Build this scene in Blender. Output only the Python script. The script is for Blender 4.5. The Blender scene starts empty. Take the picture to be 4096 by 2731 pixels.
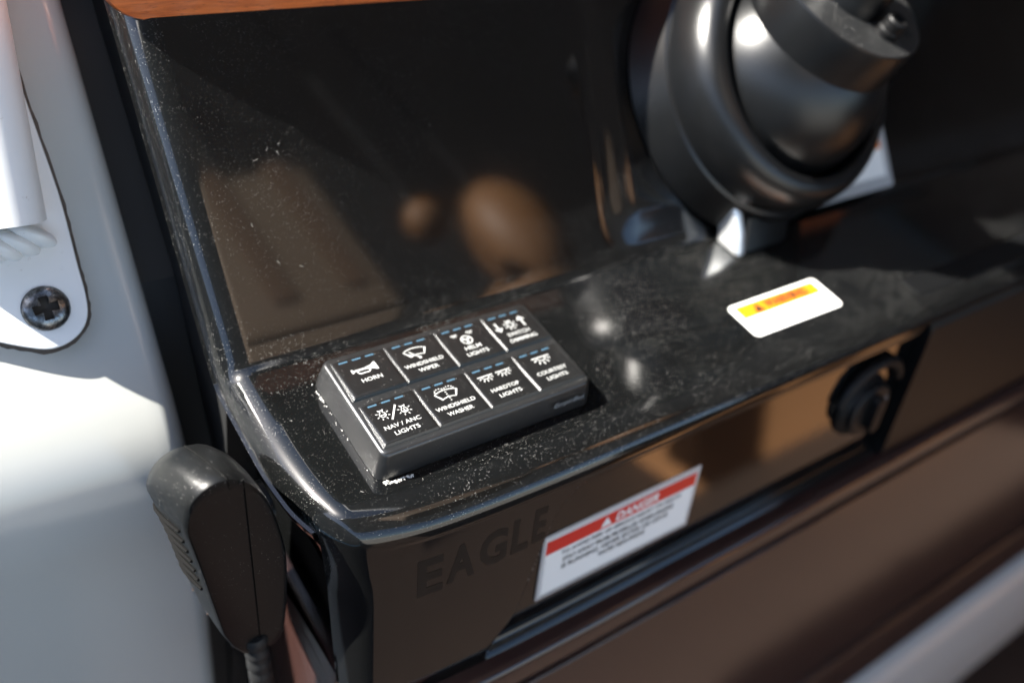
import bpy, bmesh, math, random
from mathutils import Vector, Matrix
random.seed(7)
SC = bpy.context.scene
COL = SC.collection
R = math.radians

# ------------------------------------------------------------------ camera
cam_d = bpy.data.cameras.new("camera"); cam = bpy.data.objects.new("camera", cam_d); COL.objects.link(cam)
rx = Vector((0.81316264, -0.54659415, 0.20000339)); dn = Vector((-0.25799961, -0.64652475, -0.71794286)); fw = Vector((0.52173051, 0.53220351, -0.66675085))
m = Matrix((( rx.x, -dn.x, -fw.x), (rx.y, -dn.y, -fw.y), (rx.z, -dn.z, -fw.z))).to_4x4()
m.translation = Vector((-0.13053546, -0.21078328, 0.26988113)); cam.matrix_world = m
cam_d.sensor_width = 36.0; cam_d.lens = 31.525; cam_d.clip_start = 0.01; cam_d.clip_end = 20000
cam_d.dof.use_dof = True; cam_d.dof.focus_distance = 0.345; cam_d.dof.aperture_fstop = 4.0; cam_d.dof.aperture_blades = 9
SC.camera = cam

# ------------------------------------------------------------------ light, sky, exposure
SUN = Vector((-0.87, 0.5, 1.0)).normalized()
w = bpy.data.worlds.new("World"); SC.world = w; w.use_nodes = True
nt = w.node_tree; bg = nt.nodes["Background"]; sky = nt.nodes.new("ShaderNodeTexSky"); sky.sky_type = 'NISHITA'; sky.sun_disc = False
sky.sun_elevation = math.asin(SUN.z); sky.sun_rotation = math.atan2(SUN.x, SUN.y); sky.air_density = 0.9; sky.dust_density = 1.0
nt.links.new(sky.outputs[0], bg.inputs[0]); bg.inputs[1].default_value = 0.08
sl = bpy.data.lights.new("sun", 'SUN'); sl.energy = 5.0; sl.angle = R(0.5); sl.color = (1.0, 0.955, 0.88)
so = bpy.data.objects.new("sun", sl); COL.objects.link(so); so.rotation_euler = SUN.to_track_quat('Z', 'Y').to_euler(); so.location = SUN * 5
SC.view_settings.view_transform = 'Standard'; SC.view_settings.look = 'None'; SC.view_settings.exposure = 2.5; SC.view_settings.gamma = 1.0
SC.cycles.max_bounces = 8; SC.cycles.caustics_reflective = False; SC.cycles.caustics_refractive = False
SC.cycles.sample_clamp_indirect = 6.0; SC.cycles.use_denoising = True

# ------------------------------------------------------------------ materials
def mat(name, color=(0.8, 0.8, 0.8), rough=0.5, metal=0.0, coat=0.0, ior=1.5, spec=0.5):
    mt = bpy.data.materials.new(name); mt.use_nodes = True
    b = mt.node_tree.nodes["Principled BSDF"]
    b.inputs["Base Color"].default_value = (*color, 1); b.inputs["Roughness"].default_value = rough
    b.inputs["Metallic"].default_value = metal; b.inputs["Coat Weight"].default_value = coat; b.inputs["IOR"].default_value = ior
    b.inputs["Specular IOR Level"].default_value = spec
    return mt

def N(mt, typ, **kw):
    n = mt.node_tree.nodes.new(typ)
    for k, v in kw.items():
        if k.startswith("i_"): n.inputs[k[2:].replace("_", " ")].default_value = v
        else: setattr(n, k, v)
    return n
def L(mt, a, b): mt.node_tree.links.new(a, b)
def M(mt, op, a, b=None, c=None, clamp=False):
    n = mt.node_tree.nodes.new("ShaderNodeMath"); n.operation = op; n.use_clamp = clamp
    for i, v in enumerate((a, b, c)):
        if v is None: continue
        if isinstance(v, (int, float)): n.inputs[i].default_value = v
        else: L(mt, v, n.inputs[i])
    return n.outputs[0]
def noise(mt, vec, scale, detail=3.0, rough=0.55, dist=0.0):
    n = N(mt, "ShaderNodeTexNoise"); n.inputs["Scale"].default_value = scale; n.inputs["Detail"].default_value = detail
    n.inputs["Roughness"].default_value = rough; n.inputs["Distortion"].default_value = dist; L(mt, vec, n.inputs["Vector"]); return n.outputs["Fac"]
def ramp(mt, v, a, b):
    n = N(mt, "ShaderNodeMapRange"); n.interpolation_type = 'SMOOTHSTEP'
    n.inputs["From Min"].default_value = a; n.inputs["From Max"].default_value = b; L(mt, v, n.inputs["Value"]); return n.outputs["Result"]
def mixc(mt, f, a, b):
    n = N(mt, "ShaderNodeMix"); n.data_type = 'RGBA'
    L(mt, f, n.inputs[0])
    for s, v in ((6, a), (7, b)):
        if isinstance(v, tuple): n.inputs[s].default_value = (*v, 1)
        else: L(mt, v, n.inputs[s])
    return n.outputs[2]

def specks(mt, vec, scale, size, density_mask=None, amount=1.0):
    """dust grains: one grain of random size in some of the cells"""
    v = N(mt, "ShaderNodeTexVoronoi"); v.inputs["Scale"].default_value = scale; v.inputs["Randomness"].default_value = 1.0
    L(mt, vec, v.inputs["Vector"])
    sep = N(mt, "ShaderNodeSeparateColor"); L(mt, v.outputs["Color"], sep.inputs[0])
    rad = M(mt, 'MULTIPLY', M(mt, 'POWER', sep.outputs[0], 3.0), size)
    if density_mask is not None: rad = M(mt, 'MULTIPLY', rad, density_mask)
    d = M(mt, 'SUBTRACT', rad, v.outputs["Distance"])
    return M(mt, 'MULTIPLY', M(mt, 'MULTIPLY', d, 12.0, clamp=True), amount, clamp=True)

def dusty(name, base, rough, dust=1.0, film=0.02, spec=0.5, coat=0.0, grain=0.0, gscale=2500, orange=0.0,
          dustcol=(0.52, 0.51, 0.48), patch=30.0, thr=(0.3, 0.62), scales=((2500, .30), (1500, .18), (800, .085)), metal=0.0, stretch=None):
    mt = mat(name, base, rough, spec=spec, coat=coat, metal=metal)
    b = mt.node_tree.nodes["Principled BSDF"]
    tc = N(mt, "ShaderNodeTexCoord"); vec = tc.outputs["Object"]
    if stretch:
        mp = N(mt, "ShaderNodeMapping"); mp.inputs["Scale"].default_value = stretch; L(mt, vec, mp.inputs[0]); vec2 = mp.outputs[0]
    else: vec2 = vec
    pm = ramp(mt, noise(mt, vec, patch, 4.0, 0.6), *thr)
    pm = M(mt, 'ADD', M(mt, 'MULTIPLY', pm, 0.45), 0.6)
    tot = None
    for sc, sz in scales:
        s = specks(mt, vec2, sc, sz * dust ** 0.5, pm)
        tot = s if tot is None else M(mt, 'MAXIMUM', tot, s)
    fl = M(mt, 'MULTIPLY', M(mt, 'MULTIPLY', noise(mt, vec, patch * 5, 5.0, 0.7), pm), film)
    tot = M(mt, 'ADD', tot, fl, clamp=True)
    L(mt, mixc(mt, tot, base, dustcol), b.inputs["Base Color"])
    if coat: L(mt, M(mt, 'SUBTRACT', coat, M(mt, 'MULTIPLY', tot, coat), clamp=True), b.inputs["Coat Weight"])
    L(mt, M(mt, 'ADD', M(mt, 'MULTIPLY', tot, 0.8), rough, clamp=True), b.inputs["Roughness"])
    L(mt, M(mt, 'MULTIPLY', M(mt, 'SUBTRACT', 1.0, tot, clamp=True), spec), b.inputs["Specular IOR Level"])
    if grain or orange:
        bp = N(mt, "ShaderNodeBump"); bp.inputs["Strength"].default_value = grain or orange; bp.inputs["Distance"].default_value = 0.0002 if grain else 0.001
        L(mt, noise(mt, vec, gscale if grain else 60, 2.0), bp.inputs["Height"]); L(mt, bp.outputs[0], b.inputs["Normal"])
    return mt

BLK = (0.0025, 0.0027, 0.0028)
M_GEL = dusty("black_gelcoat_dusty", BLK, 0.30, dust=0.85, film=0.0005, orange=0.008, coat=1.0, spec=0.05)
M_PANEL = dusty("black_panel_dusty", (0.0015, 0.0016, 0.0017), 0.34, dust=0.55, film=0.0, orange=0.006, coat=1.0, spec=0.05, patch=22)
for q_, r_ in ((M_GEL, 0.055), (M_PANEL, 0.06)): 
    b_ = q_.node_tree.nodes["Principled BSDF"]; v_ = N(q_, "ShaderNodeTexCoord").outputs["Object"]
    L(q_, M(q_, 'ADD', M(q_, 'MULTIPLY', ramp(q_, noise(q_, v_, 26, 6, 0.7, 1.2), 0.42, 0.72), 0.02), r_), b_.inputs["Coat Roughness"])
M_GELCLEAN = dusty("black_gelcoat_clean", BLK, 0.05, dust=0.10, film=0.002, orange=0.015, scales=((900, .10), (420, .05)))
M_KEYPAD = dusty("keypad_plastic", (0.0045, 0.0048, 0.0052), 0.32, dust=1.0, film=0.016, grain=0.2, gscale=3500, scales=((1700, .19), (900, .10)), patch=60, spec=0.8)
M_KEYTOP = dusty("key_rubber", (0.003, 0.0032, 0.0034), 0.29, dust=1.0, film=0.008, grain=0.15, gscale=3500, scales=((1700, .18), (900, .09)), patch=90, spec=0.7)
M_MIC = dusty("mic_plastic", (0.0042, 0.0046, 0.0048), 0.34, dust=1.2, film=0.004, spec=0.18, grain=0.15, gscale=3000, scales=((1500, .20), (800, .11)))
M_HELM = dusty("helm_plastic", (0.003, 0.0033, 0.0037), 0.28, dust=0.6, film=0.003, spec=0.38, grain=0.3, gscale=2200, scales=((1200, .15), (600, .07)))
M_HELMTOP = dusty("helm_grained_top", (0.006, 0.0064, 0.007), 0.4, dust=0.8, film=0.02, grain=0.9, gscale=900, scales=((1300, .32), (600, .13)))
M_PODB = mat("satin_black", (0.003, 0.0032, 0.0035), 0.45, spec=0.2)
M_BRN = dusty("lower_panel_brown", (0.028, 0.0135, 0.0115), 0.13, dust=0.1, film=0.0, orange=0.012, scales=((900, .10), (420, .05)))  # even dark brown base colour on the lower panel
M_SEALANT = dusty("grimy_sealant", (0.12, 0.10, 0.085), 0.8, dust=1.5, film=0.3, dustcol=(0.03, 0.025, 0.02), scales=((1500, .4), (600, .25)), spec=0.2)
M_SHADED = mat("shaded_recess", (0.03, 0.025, 0.02), 0.6, metal=0.5)  # dark colour paints shade into the screw's cross recess
M_IGN = mat("switch_plastic", (0.003, 0.003, 0.0032), 0.5, spec=0.2)
M_RUB = mat("black_rubber", (0.006, 0.0063, 0.0065), 0.6)
M_SLOT = mat("slot_black", (0.002, 0.002, 0.002), 0.8, spec=0.1)
M_INK = mat("white_print", (0.28, 0.285, 0.28), 0.6, spec=0.2)
M_GREYINK = mat("grey_print", (0.22, 0.23, 0.24), 0.6, spec=0.2)
M_LED = mat("blue_indicator_window", (0.032, 0.070, 0.105), 0.4)
M_STW = mat("sticker_white", (0.88, 0.88, 0.85), 0.35)
M_STO = mat("sticker_orange", (0.62, 0.155, 0.006), 0.35)
M_STR = mat("sticker_red", (0.62, 0.018, 0.012), 0.35)
M_STK = mat("sticker_black", (0.012, 0.011, 0.010), 0.4)
M_STG = mat("sticker_clear_margin", (0.42, 0.42, 0.42), 0.2)
M_LETREFL = mat("lettering_reflection", (0.003, 0.003, 0.003), 0.35, spec=0.28)  # dark print standing in for reflected letters
M_CRUMB = mat("pale_crumbs", (0.75, 0.74, 0.70), 0.9, spec=0.1)
M_CHROME = mat("chrome", (0.75, 0.76, 0.78), 0.12, metal=1.0)
M_CHROMEW = mat("satin_nickel", (0.80, 0.82, 0.82), 0.42, metal=0.8)
M_VINYL = mat("tan_vinyl", (0.40, 0.20, 0.09), 0.5)
M_STRAP = mat("brown_strap", (0.26, 0.165, 0.11), 0.7)
M_PALE = mat("pale_vinyl", (0.60, 0.59, 0.57), 0.5)
M_DARKV = mat("dark_vinyl", (0.02, 0.018, 0.016), 0.5)
M_TOPWHITE = mat("hardtop_white", (0.45, 0.45, 0.45), 0.4)

def white_gel():
    mt = dusty("white_gelcoat", (0.42, 0.428, 0.405), 0.16, dust=0.10, film=0.0, dustcol=(0.10, 0.085, 0.07), orange=0.008, scales=((700, .09), (300, .05)))
    return mt
M_WGEL = white_gel()
def painted_alu():
    mt = mat("white_painted_aluminium", (0.76, 0.77, 0.76), 0.28)
    b = mt.node_tree.nodes["Principled BSDF"]; tc = N(mt, "ShaderNodeTexCoord"); v = tc.outputs["Object"]
    rust = M(mt, 'MULTIPLY', ramp(mt, noise(mt, v, 300, 6, 0.7), 0.62, 0.75), ramp(mt, noise(mt, v, 40, 2), 0.5, 0.65))
    L(mt, mixc(mt, rust, (0.76, 0.77, 0.76), (0.22, 0.12, 0.05)), b.inputs["Base Color"])
    return mt
M_ALU = painted_alu()
def screw_steel():
    mt = mat("worn_steel", (0.3, 0.3, 0.3), 0.25, metal=1.0)
    b = mt.node_tree.nodes["Principled BSDF"]; tc = N(mt, "ShaderNodeTexCoord"); v = tc.outputs["Object"]
    f = noise(mt, v, 350, 5, 0.65)
    L(mt, mixc(mt, ramp(mt, f, 0.4, 0.65), (0.20, 0.205, 0.21), (0.06, 0.057, 0.055)), b.inputs["Base Color"])
    L(mt, M(mt, 'ADD', M(mt, 'MULTIPLY', f, 0.45), 0.08), b.inputs["Roughness"])
    bp = N(mt, "ShaderNodeBump"); bp.inputs["Strength"].default_value = 0.25; bp.inputs["Distance"].default_value = 0.0004; L(mt, f, bp.inputs["Height"]); L(mt, bp.outputs[0], b.inputs["Normal"])
    return mt
M_STEEL = screw_steel()
def wood():
    mt = mat("varnished_wood", (0.35, 0.10, 0.03), 0.35, coat=1.0)
    b = mt.node_tree.nodes["Principled BSDF"]; b.inputs["Coat Roughness"].default_value = 0.04
    tc = N(mt, "ShaderNodeTexCoord"); mp = N(mt, "ShaderNodeMapping"); mp.inputs["Scale"].default_value = (1.0, 9.0, 9.0); L(mt, tc.outputs["Object"], mp.inputs[0])
    f = noise(mt, mp.outputs[0], 38, 8, 0.65, 0.6); g = noise(mt, mp.outputs[0], 260, 3, 0.6)
    c = mixc(mt, ramp(mt, f, 0.3, 0.72), (0.74, 0.185, 0.036), (0.44, 0.09, 0.017))
    c2 = mixc(mt, ramp(mt, g, 0.58, 0.75), c, (0.10, 0.025, 0.008)); L(mt, c2, b.inputs["Base Color"])
    return mt
M_WOOD = wood()
def teak():
    mt = mat("teak_deck", (0.30, 0.16, 0.08), 0.6)
    b = mt.node_tree.nodes["Principled BSDF"]; tc = N(mt, "ShaderNodeTexCoord"); mp = N(mt, "ShaderNodeMapping"); mp.inputs["Scale"].default_value = (12, 1.0, 1); L(mt, tc.outputs["Object"], mp.inputs[0])
    f = noise(mt, mp.outputs[0], 6, 5, 0.6)
    L(mt, mixc(mt, f, (0.052, 0.034, 0.025), (0.034, 0.022, 0.017)), b.inputs["Base Color"]); return mt
M_TEAK = teak()
def sea():
    mt = mat("sea_water", (0.01, 0.035, 0.06), 0.12)
    b = mt.node_tree.nodes["Principled BSDF"]; tc = N(mt, "ShaderNodeTexCoord")
    bp = N(mt, "ShaderNodeBump"); bp.inputs["Strength"].default_value = 0.6; bp.inputs["Distance"].default_value = 0.3
    L(mt, noise(mt, tc.outputs["Object"], 0.8, 6), bp.inputs["Height"]); L(mt, bp.outputs[0], b.inputs["Normal"]); return mt
M_SEA = sea()

# ------------------------------------------------------------------ helpers
def mesh_obj(name, verts, faces, material, parent=None, smooth=30.0, loc=None, label=None, kind=None):
    me = bpy.data.meshes.new(name); me.from_pydata([tuple(v) for v in verts], [], faces); me.update()
    bm = bmesh.new(); bm.from_mesh(me); bmesh.ops.recalc_face_normals(bm, faces=bm.faces); bm.to_mesh(me); bm.free()
    return link(name, me, material, parent, smooth, loc, label, kind)
def link(name, me, material, parent=None, smooth=30.0, loc=None, label=None, kind=None):
    me.materials.clear(); me.materials.append(material)
    if smooth:
        me.polygons.foreach_set("use_smooth", [True] * len(me.polygons)); me.set_sharp_from_angle(angle=R(smooth))
    o = bpy.data.objects.new(name, me); COL.objects.link(o)
    if parent is not None: o.parent = parent
    if loc is not None: o.location = loc
    if label: o["label"] = label
    if kind: o["kind"] = kind
    return o
def thing(name, label, cat, mw=None, group=None):
    o = bpy.data.objects.new(name, None); COL.objects.link(o); o.empty_display_size = 0.01
    if mw is not None: o.matrix_world = mw
    o["label"] = label; o["category"] = cat
    if group: o["group"] = group
    return o
def tag(o, label, cat, group=None):
    o["label"] = label; o["category"] = cat
    if group: o["group"] = group
    return o
def frame(origin, ex, ez):
    ez = Vector(ez).normalized(); ex = Vector(ex); ex = (ex - ez * ex.dot(ez)).normalized(); ey = ez.cross(ex)
    mm = Matrix(((ex.x, ey.x, ez.x), (ex.y, ey.y, ez.y), (ex.z, ey.z, ez.z))).to_4x4(); mm.translation = Vector(origin); return mm
class MB:
    def __init__(s): s.v = []; s.f = []
    def add(s, v, f):
        o = len(s.v); s.v += [tuple(p) for p in v]; s.f += [tuple(i + o for i in q) for q in f]
    def build(s, name, material, parent=None, **k): return mesh_obj(name, s.v, s.f, material, parent, **k)
def loft(loops, cap0=True, cap1=True, closed=True):
    v = []; f = []; n = len(loops[0])
    for lp in loops: v += [tuple(p) for p in lp]
    for i in range(len(loops) - 1):
        for j in range(n if closed else n - 1):
            a = i * n + j; b = i * n + (j + 1) % n
            f.append((a, b, b + n, a + n))
    if cap0: f.append(tuple(reversed(range(n))))
    if cap1: f.append(tuple(range((len(loops) - 1) * n, len(loops) * n)))
    return v, f
def rrect(x0, x1, y0, y1, r, seg=5):
    pts = []
    rs = r if isinstance(r, (tuple, list)) else (r,) * 4
    for (cx, cy, a0, rr) in ((x1 - rs[0], y1 - rs[0], 0, rs[0]), (x0 + rs[1], y1 - rs[1], 90, rs[1]), (x0 + rs[2], y0 + rs[2], 180, rs[2]), (x1 - rs[3], y0 + rs[3], 270, rs[3])):
        for k in range(seg + 1):
            a = R(a0 + 90 * k / seg); pts.append((cx + rr * math.cos(a), cy + rr * math.sin(a)))
    return pts
def lathe(prof, n=96, cap0=False, cap1=False):
    loops = [[(r * math.cos(2 * math.pi * k / n), r * math.sin(2 * math.pi * k / n), h) for k in range(n)] for r, h in prof]
    return loft(loops, cap0, cap1)
def tube(path, rad, n=10, cap=True):
    P = [Vector(p) for p in path]; loops = []; up = Vector((0.1, 0.2, 1))
    for i, p in enumerate(P):
        t = (P[min(i + 1, len(P) - 1)] - P[max(i - 1, 0)]).normalized()
        a = t.cross(up)
        if a.length < 1e-4: a = t.cross(Vector((1, 0, 0)))
        a.normalize(); b = a.cross(t); up = b
        r = rad[i] if isinstance(rad, (list, tuple)) else rad
        loops.append([p + a * (r * math.cos(2 * math.pi * k / n)) + b * (r * math.sin(2 * math.pi * k / n)) for k in range(n)])
    return loft(loops, cap, cap)
def sstep(a, b, x):
    t = min(1, max(0, (x - a) / (b - a))); return t * t * (3 - 2 * t)
def text_mesh(body, x0, x1, y0, y1, z=0.0, bold=0.02, shear=0.0, spacing=1.0):
    cu = bpy.data.curves.new("t", 'FONT'); cu.body = body; cu.size = 1.0; cu.offset = bold; cu.shear = shear; cu.resolution_u = 3; cu.space_character = spacing
    o = bpy.data.objects.new("t", cu); COL.objects.link(o)
    dg = bpy.context.evaluated_depsgraph_get(); dg.update(); me = bpy.data.meshes.new_from_object(o.evaluated_get(dg))
    bpy.data.objects.remove(o); bpy.data.curves.remove(cu)
    xs = [v.co.x for v in me.vertices]; ys = [v.co.y for v in me.vertices]
    a, b, c, d = min(xs), max(xs), min(ys), max(ys)
    for v in me.vertices: v.co = ((v.co.x - a) / (b - a) * (x1 - x0) + x0, (v.co.y - c) / (d - c) * (y1 - y0) + y0, z)
    verts = [tuple(v.co) for v in me.vertices]; faces = [tuple(p.vertices) for p in me.polygons]
    bpy.data.meshes.remove(me); return verts, faces
# flat print drawn as thin shapes (ribbons, discs, polygons)
def ribbon(pts, wd, z=0.0, closed=False):
    v = []; f = []; P = [Vector((p[0], p[1])) for p in pts]; n = len(P)
    for i in range(n):
        a = P[(i - 1) % n] if (closed or i > 0) else P[i]; b = P[(i + 1) % n] if (closed or i < n - 1) else P[i]
        t = (b - a).normalized(); nn = Vector((-t.y, t.x))
        if 0 < i < n - 1 or closed:
            t1 = (P[i] - a).normalized(); cosh = max(0.5, abs(t1.dot(t))); k = wd / 2 / cosh
        else: k = wd / 2
        v += [(*(P[i] + nn * k), z), (*(P[i] - nn * k), z)]
    for i in range(n if closed else n - 1):
        j = (i + 1) % n; f.append((2 * i, 2 * i + 1, 2 * j + 1, 2 * j))
    return v, f
def disc(cx, cy, r, z=0.0, n=16): return [(cx + r * math.cos(2 * math.pi * k / n), cy + r * math.sin(2 * math.pi * k / n), z) for k in range(n)], [tuple(range(n))]
def poly(pts, z=0.0): return [(p[0], p[1], z) for p in pts], [tuple(range(len(pts)))]
def arc(cx, cy, r, a0, a1, n=12): return [(cx + r * math.cos(R(a0 + (a1 - a0) * k / n)), cy + r * math.sin(R(a0 + (a1 - a0) * k / n))) for k in range(n + 1)]

# ------------------------------------------------------------------ console shell (swept section)
ZD = -0.0135
TILT = R(46); SU = Vector((0, 0.695, 0.719)); NP = Vector((0, -0.719, 0.695))
def fillet_poly(pts):
    out = []
    n = len(pts)
    for i, p in enumerate(pts):
        P = Vector(p[:2]); r = p[2]; tg = p[3]
        if r == 0 or i in (0, n - 1): out.append((P.x, P.y, tg)); continue
        A = (Vector(pts[i - 1][:2]) - P).normalized(); B = (Vector(pts[i + 1][:2]) - P).normalized()
        ang = A.angle(B); d = r / math.tan(ang / 2); c = P + (A + B).normalized() * (r / math.sin(ang / 2))
        s = P + A * d - c; e = P + B * d - c; tot = s.angle(e); k = max(3, int(math.degrees(tot) / 8))
        sg = 1 if s.x * e.y - s.y * e.x > 0 else -1
        for j in range(k + 1):
            a = sg * tot * j / k; out.append((c.x + s.x * math.cos(a) - s.y * math.sin(a), c.y + s.x * math.sin(a) + s.y * math.cos(a), tg))
    return out
fy = lambda z: 0.2 * z - 0.0533
prof0 = [(0.60, 0.165, 0, 'pod'), (0.175, 0.165, 0.008, 'pod'), (0.1605, 0.107, 0, 'panel'), (0.044, ZD, 0.009, 'panel'), (-0.0565, ZD, 0.0132, 'dash'), (fy(-0.122), -0.122, 0, 'front')]
pl = fillet_poly(prof0)
dense = []
for i in range(len(pl) - 1):
    a, b = pl[i], pl[i + 1]; Ls = math.hypot(b[0] - a[0], b[1] - a[1])
    st = 0.0008 if (a[1] < -0.0256 and a[1] > -0.045) else (0.0015 if b[2] == 'front' and a[2] == 'front' else 0.006)
    if b[2] == 'front' and Ls > 0.05:
        zc = a[1]; k = 0; pts = [a]
        while zc > b[1] + 0.0005:
            zc -= 0.0007 if zc > -0.052 else 0.002; t = min(1, (a[1] - zc) / (a[1] - b[1])); pts.append((a[0] + (b[0] - a[0]) * t, a[1] + (b[1] - a[1]) * t, 'front'))
        dense += [(q[0], q[1], 'front') for q in pts[:-1]]; continue
    k = max(1, int(Ls / st)) if Ls < 0.3 else 8
    for j in range(k): t = j / k; dense.append((a[0] + (b[0] - a[0]) * t, a[1] + (b[1] - a[1]) * t, a[2] if not (a[2] == 'pod' and b[2] == 'panel') else 'pod'))
dense.append(pl[-1])
nP = len(dense); nrm = []
for i in range(nP):
    a = dense[max(0, i - 1)]; b = dense[min(nP - 1, i + 1)]; tx, tz = b[0] - a[0], b[1] - a[1]; l = math.hypot(tx, tz) or 1
    nrm.append((tz / l, -tx / l))   # outward normal (y,z)
XL = -0.0378
def warp(x, y, z, tg):
    wf = sstep(0.012, -0.052, y)
    y += 0.0115 * math.exp(-(x - XL) / 0.034) * wf
    x += 0.0035 * sstep(0.005, -0.040, y) * math.exp(-max(0, x - XL) / 0.03) + 0.0085 * sstep(-0.018, -0.060, y) * math.exp(-max(0, x - XL) / 0.016)
    if tg == 'front': x += 0.0050 * sstep(-0.019, -0.060, z) * math.exp(-max(0, x - XL) / 0.022)
    return (x, y, z)
def recess(x, z):
    """1 inside the recessed right-hand field of the front face"""
    zz = -z - 0.0305
    xb = 0.0716 - 0.0211 * max(0, (-z - 0.040)) / 0.075 - 0.010 * sstep(0.095, 0.122, -z)
    r = 0.017
    dx = x - xb; dz = zz
    if dx < r and dz < r: d = r - math.hypot(r - dx, r - dz)
    else: d = min(dx, dz)
    return sstep(-0.0014, 0.0014, d)
cols = []
for k in range(15): cols.append(('a', R(90 * k / 14)))
xs = []; x = -0.0235
while x < 0.80:
    xs.append(x); x += 0.0008 if 0.035 < x < 0.102 else (0.002 if (0.165 < x < 0.21 or 0.33 < x < 0.41) else 0.006 if x > 0.12 else 0.0035)
rk = []
for i in range(nP):
    y, z, tg = dense[i]
    rk.append(0.0126 + (0.0025 * sstep(-0.028, -0.05, z) if tg == 'front' else 0))
loops = []
fl = 0.020
for kind_, dx, off in (('w', 0.006, fl + .004), ('c', 0.004, fl + .004), ('c', 0.0035, fl + .0005), ('c', 0.0, fl - .002), ('c', -0.0015, 0.013)):
    lp = []
    for i in range(nP):
        y, z, tg = dense[i]; ny, nz = nrm[i]
        o_ = off + (min(off, rk[i] + 0.0005 * max(0, (off - .012) / .002)) - off) * (sstep(-0.024, -0.045, z) if tg == 'front' else 0); o_ = o_ + ((0.085 - o_) * sstep(-0.024, -0.040, z) if (kind_ == 'w' and tg == 'front') else 0); q_ = warp(XL + dx, y, z, tg); lp.append((q_[0], q_[1] - ny * o_, q_[2] - nz * o_))
    loops.append(lp)
for _, a in cols:
    lp = []
    for i in range(nP):
        y, z, tg = dense[i]; ny, nz = nrm[i]; r = rk[i]
        lp.append(warp(XL + r * (1 - math.cos(a)), y - ny * r * (1 - math.sin(a)), z - nz * r * (1 - math.sin(a)), tg))
    loops.append(lp)
for x in xs:
    if x < XL + 0.013: x2 = None
    lp = []
    for i in range(nP):
        y, z, tg = dense[i]; ny, nz = nrm[i]; x2 = max(x, XL + rk[i] + 0.0004 * (x - XL))
        off = 0.0
        if tg == 'panel':
            s = (y - 0.044) / 0.695
            off = 0.005 * sstep(0.172 + 0.12 * s, 0.196 + 0.12 * s, x) * sstep(0.004, 0.03, s)
        if tg in ('dash', 'front') and z < -0.0165: off = 0.0006 * sstep(-0.0165, -0.0205, z) * (1 - sstep(-0.0258, -0.0268, z)) * sstep(XL + 0.015, XL + 0.05, x)
        if tg == 'front' and z < -0.0268: off = -0.005 * recess(x, z) * (1 - sstep(-0.117, -0.121, z))
        lp.append(warp(x2, y + ny * off, z + nz * off, tg))
    loops.append(lp)
cv, cf = loft(loops, False, False, closed=False)
console = thing("boat_console", "glossy black helm console with dusty shelf, sloping panel and front face", "console", Matrix.Translation((0.15, 0.0, -0.3)))
CO = Vector((0.15, 0.0, -0.3))
def rel(v, o): return [tuple(Vector(p) - o) for p in v]
# material split: dusty shelf/panel and cleaner front face
shell = mesh_obj("shell", rel(cv, CO), cf, M_GEL, console, smooth=50)
shell.data.materials.append(M_GELCLEAN)
pf = shell.data.polygons
shell.data.materials.append(M_PANEL)
mi = [1 if (p.center.z + CO.z < -0.0215 and p.center.x + CO.x > -0.026) else 2 if (p.center.y > 0.052 and p.center.x + CO.x > -0.024) else 0 for p in pf]
pf.foreach_set("material_index", mi)

# lower console: rounded ledge, face with two grooves
lowp = [(0.10, -0.1212, 0, 'l'), (fy(-.1212) - 0.009, -0.1212, 0.005, 'l'), (fy(-.135) - 0.009, -0.1365, 0.004, 'l'), (fy(-.139) - 0.001, -0.139, 0.002, 'l'),
        (fy(-.152) - .001, -0.152, 0.002, 'l'), (fy(-.153) + .006, -0.1545, 0.002, 'l'), (fy(-.158) + .006, -0.1585, 0.002, 'l'), (fy(-.160), -0.160, 0.002, 'l'),
        (fy(-.370), -0.370, 0.003, 'l'), (fy(-.373) + .008, -0.373, 0.003, 'l'), (fy(-.385) + .008, -0.385, 0.003, 'l'), (fy(-.388), -0.388, 0.003, 'l'), (fy(-.452), -0.452, 0.004, 'l'), (fy(-.456) + .015, -0.458, 0.003, 'l'), (fy(-.485) + .015, -0.486, 0, 'l')]
lp2 = fillet_poly(lowp)
lx = [XL + 0.0001] + [XL + 0.0151 * (1 - math.cos(R(90 * k / 6))) for k in range(7)] + [XL + .02, XL + .03, 0.0, 0.01, 0.02, 0.035, 0.05, 0.1, 0.2, 0.3, 0.6, 1.0, 1.6]
lloops = []
for q, x in enumerate(lx):
    ins = 0.10 if q == 0 else 0.0151 * (1 - math.sin(R(90 * (q - 1) / 6))) if q < 8 else 0
    lloops.append([(lambda w_: (w_[0], w_[1] + ins, z))(warp(x, y, z, 'front')) for y, z, _ in lp2])
lv, lf = loft(lloops, False, False, closed=False)
mesh_obj("lower_panel", rel(lv, CO), lf, M_BRN, console, smooth=40)
# closing side wall behind the flange, down to the deck
def prism(poly_yz, x0, x1): return loft([[(x0, y, z) for y, z in poly_yz], [(x1, y, z) for y, z in poly_yz]])
sv, sf = prism([(0.05, -0.03), (0.05, -0.90), (-0.02, -0.90), (-0.02, -0.125), (0.03, -0.03)], -0.0190, -0.010)
mesh_obj("side_wall", rel(sv, CO), sf, M_GELCLEAN, console, smooth=0)
sv, sf = prism([(0.05, -0.03), (0.075, -0.005), (0.17, 0.09), (0.60, 0.09), (0.60, -0.90), (0.05, -0.90)], -0.0342, -0.02)  # matte black filler added so the gap shows no reflections
mesh_obj("side_filler", rel(sv, CO), sf, M_RUB, console, smooth=0)
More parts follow.
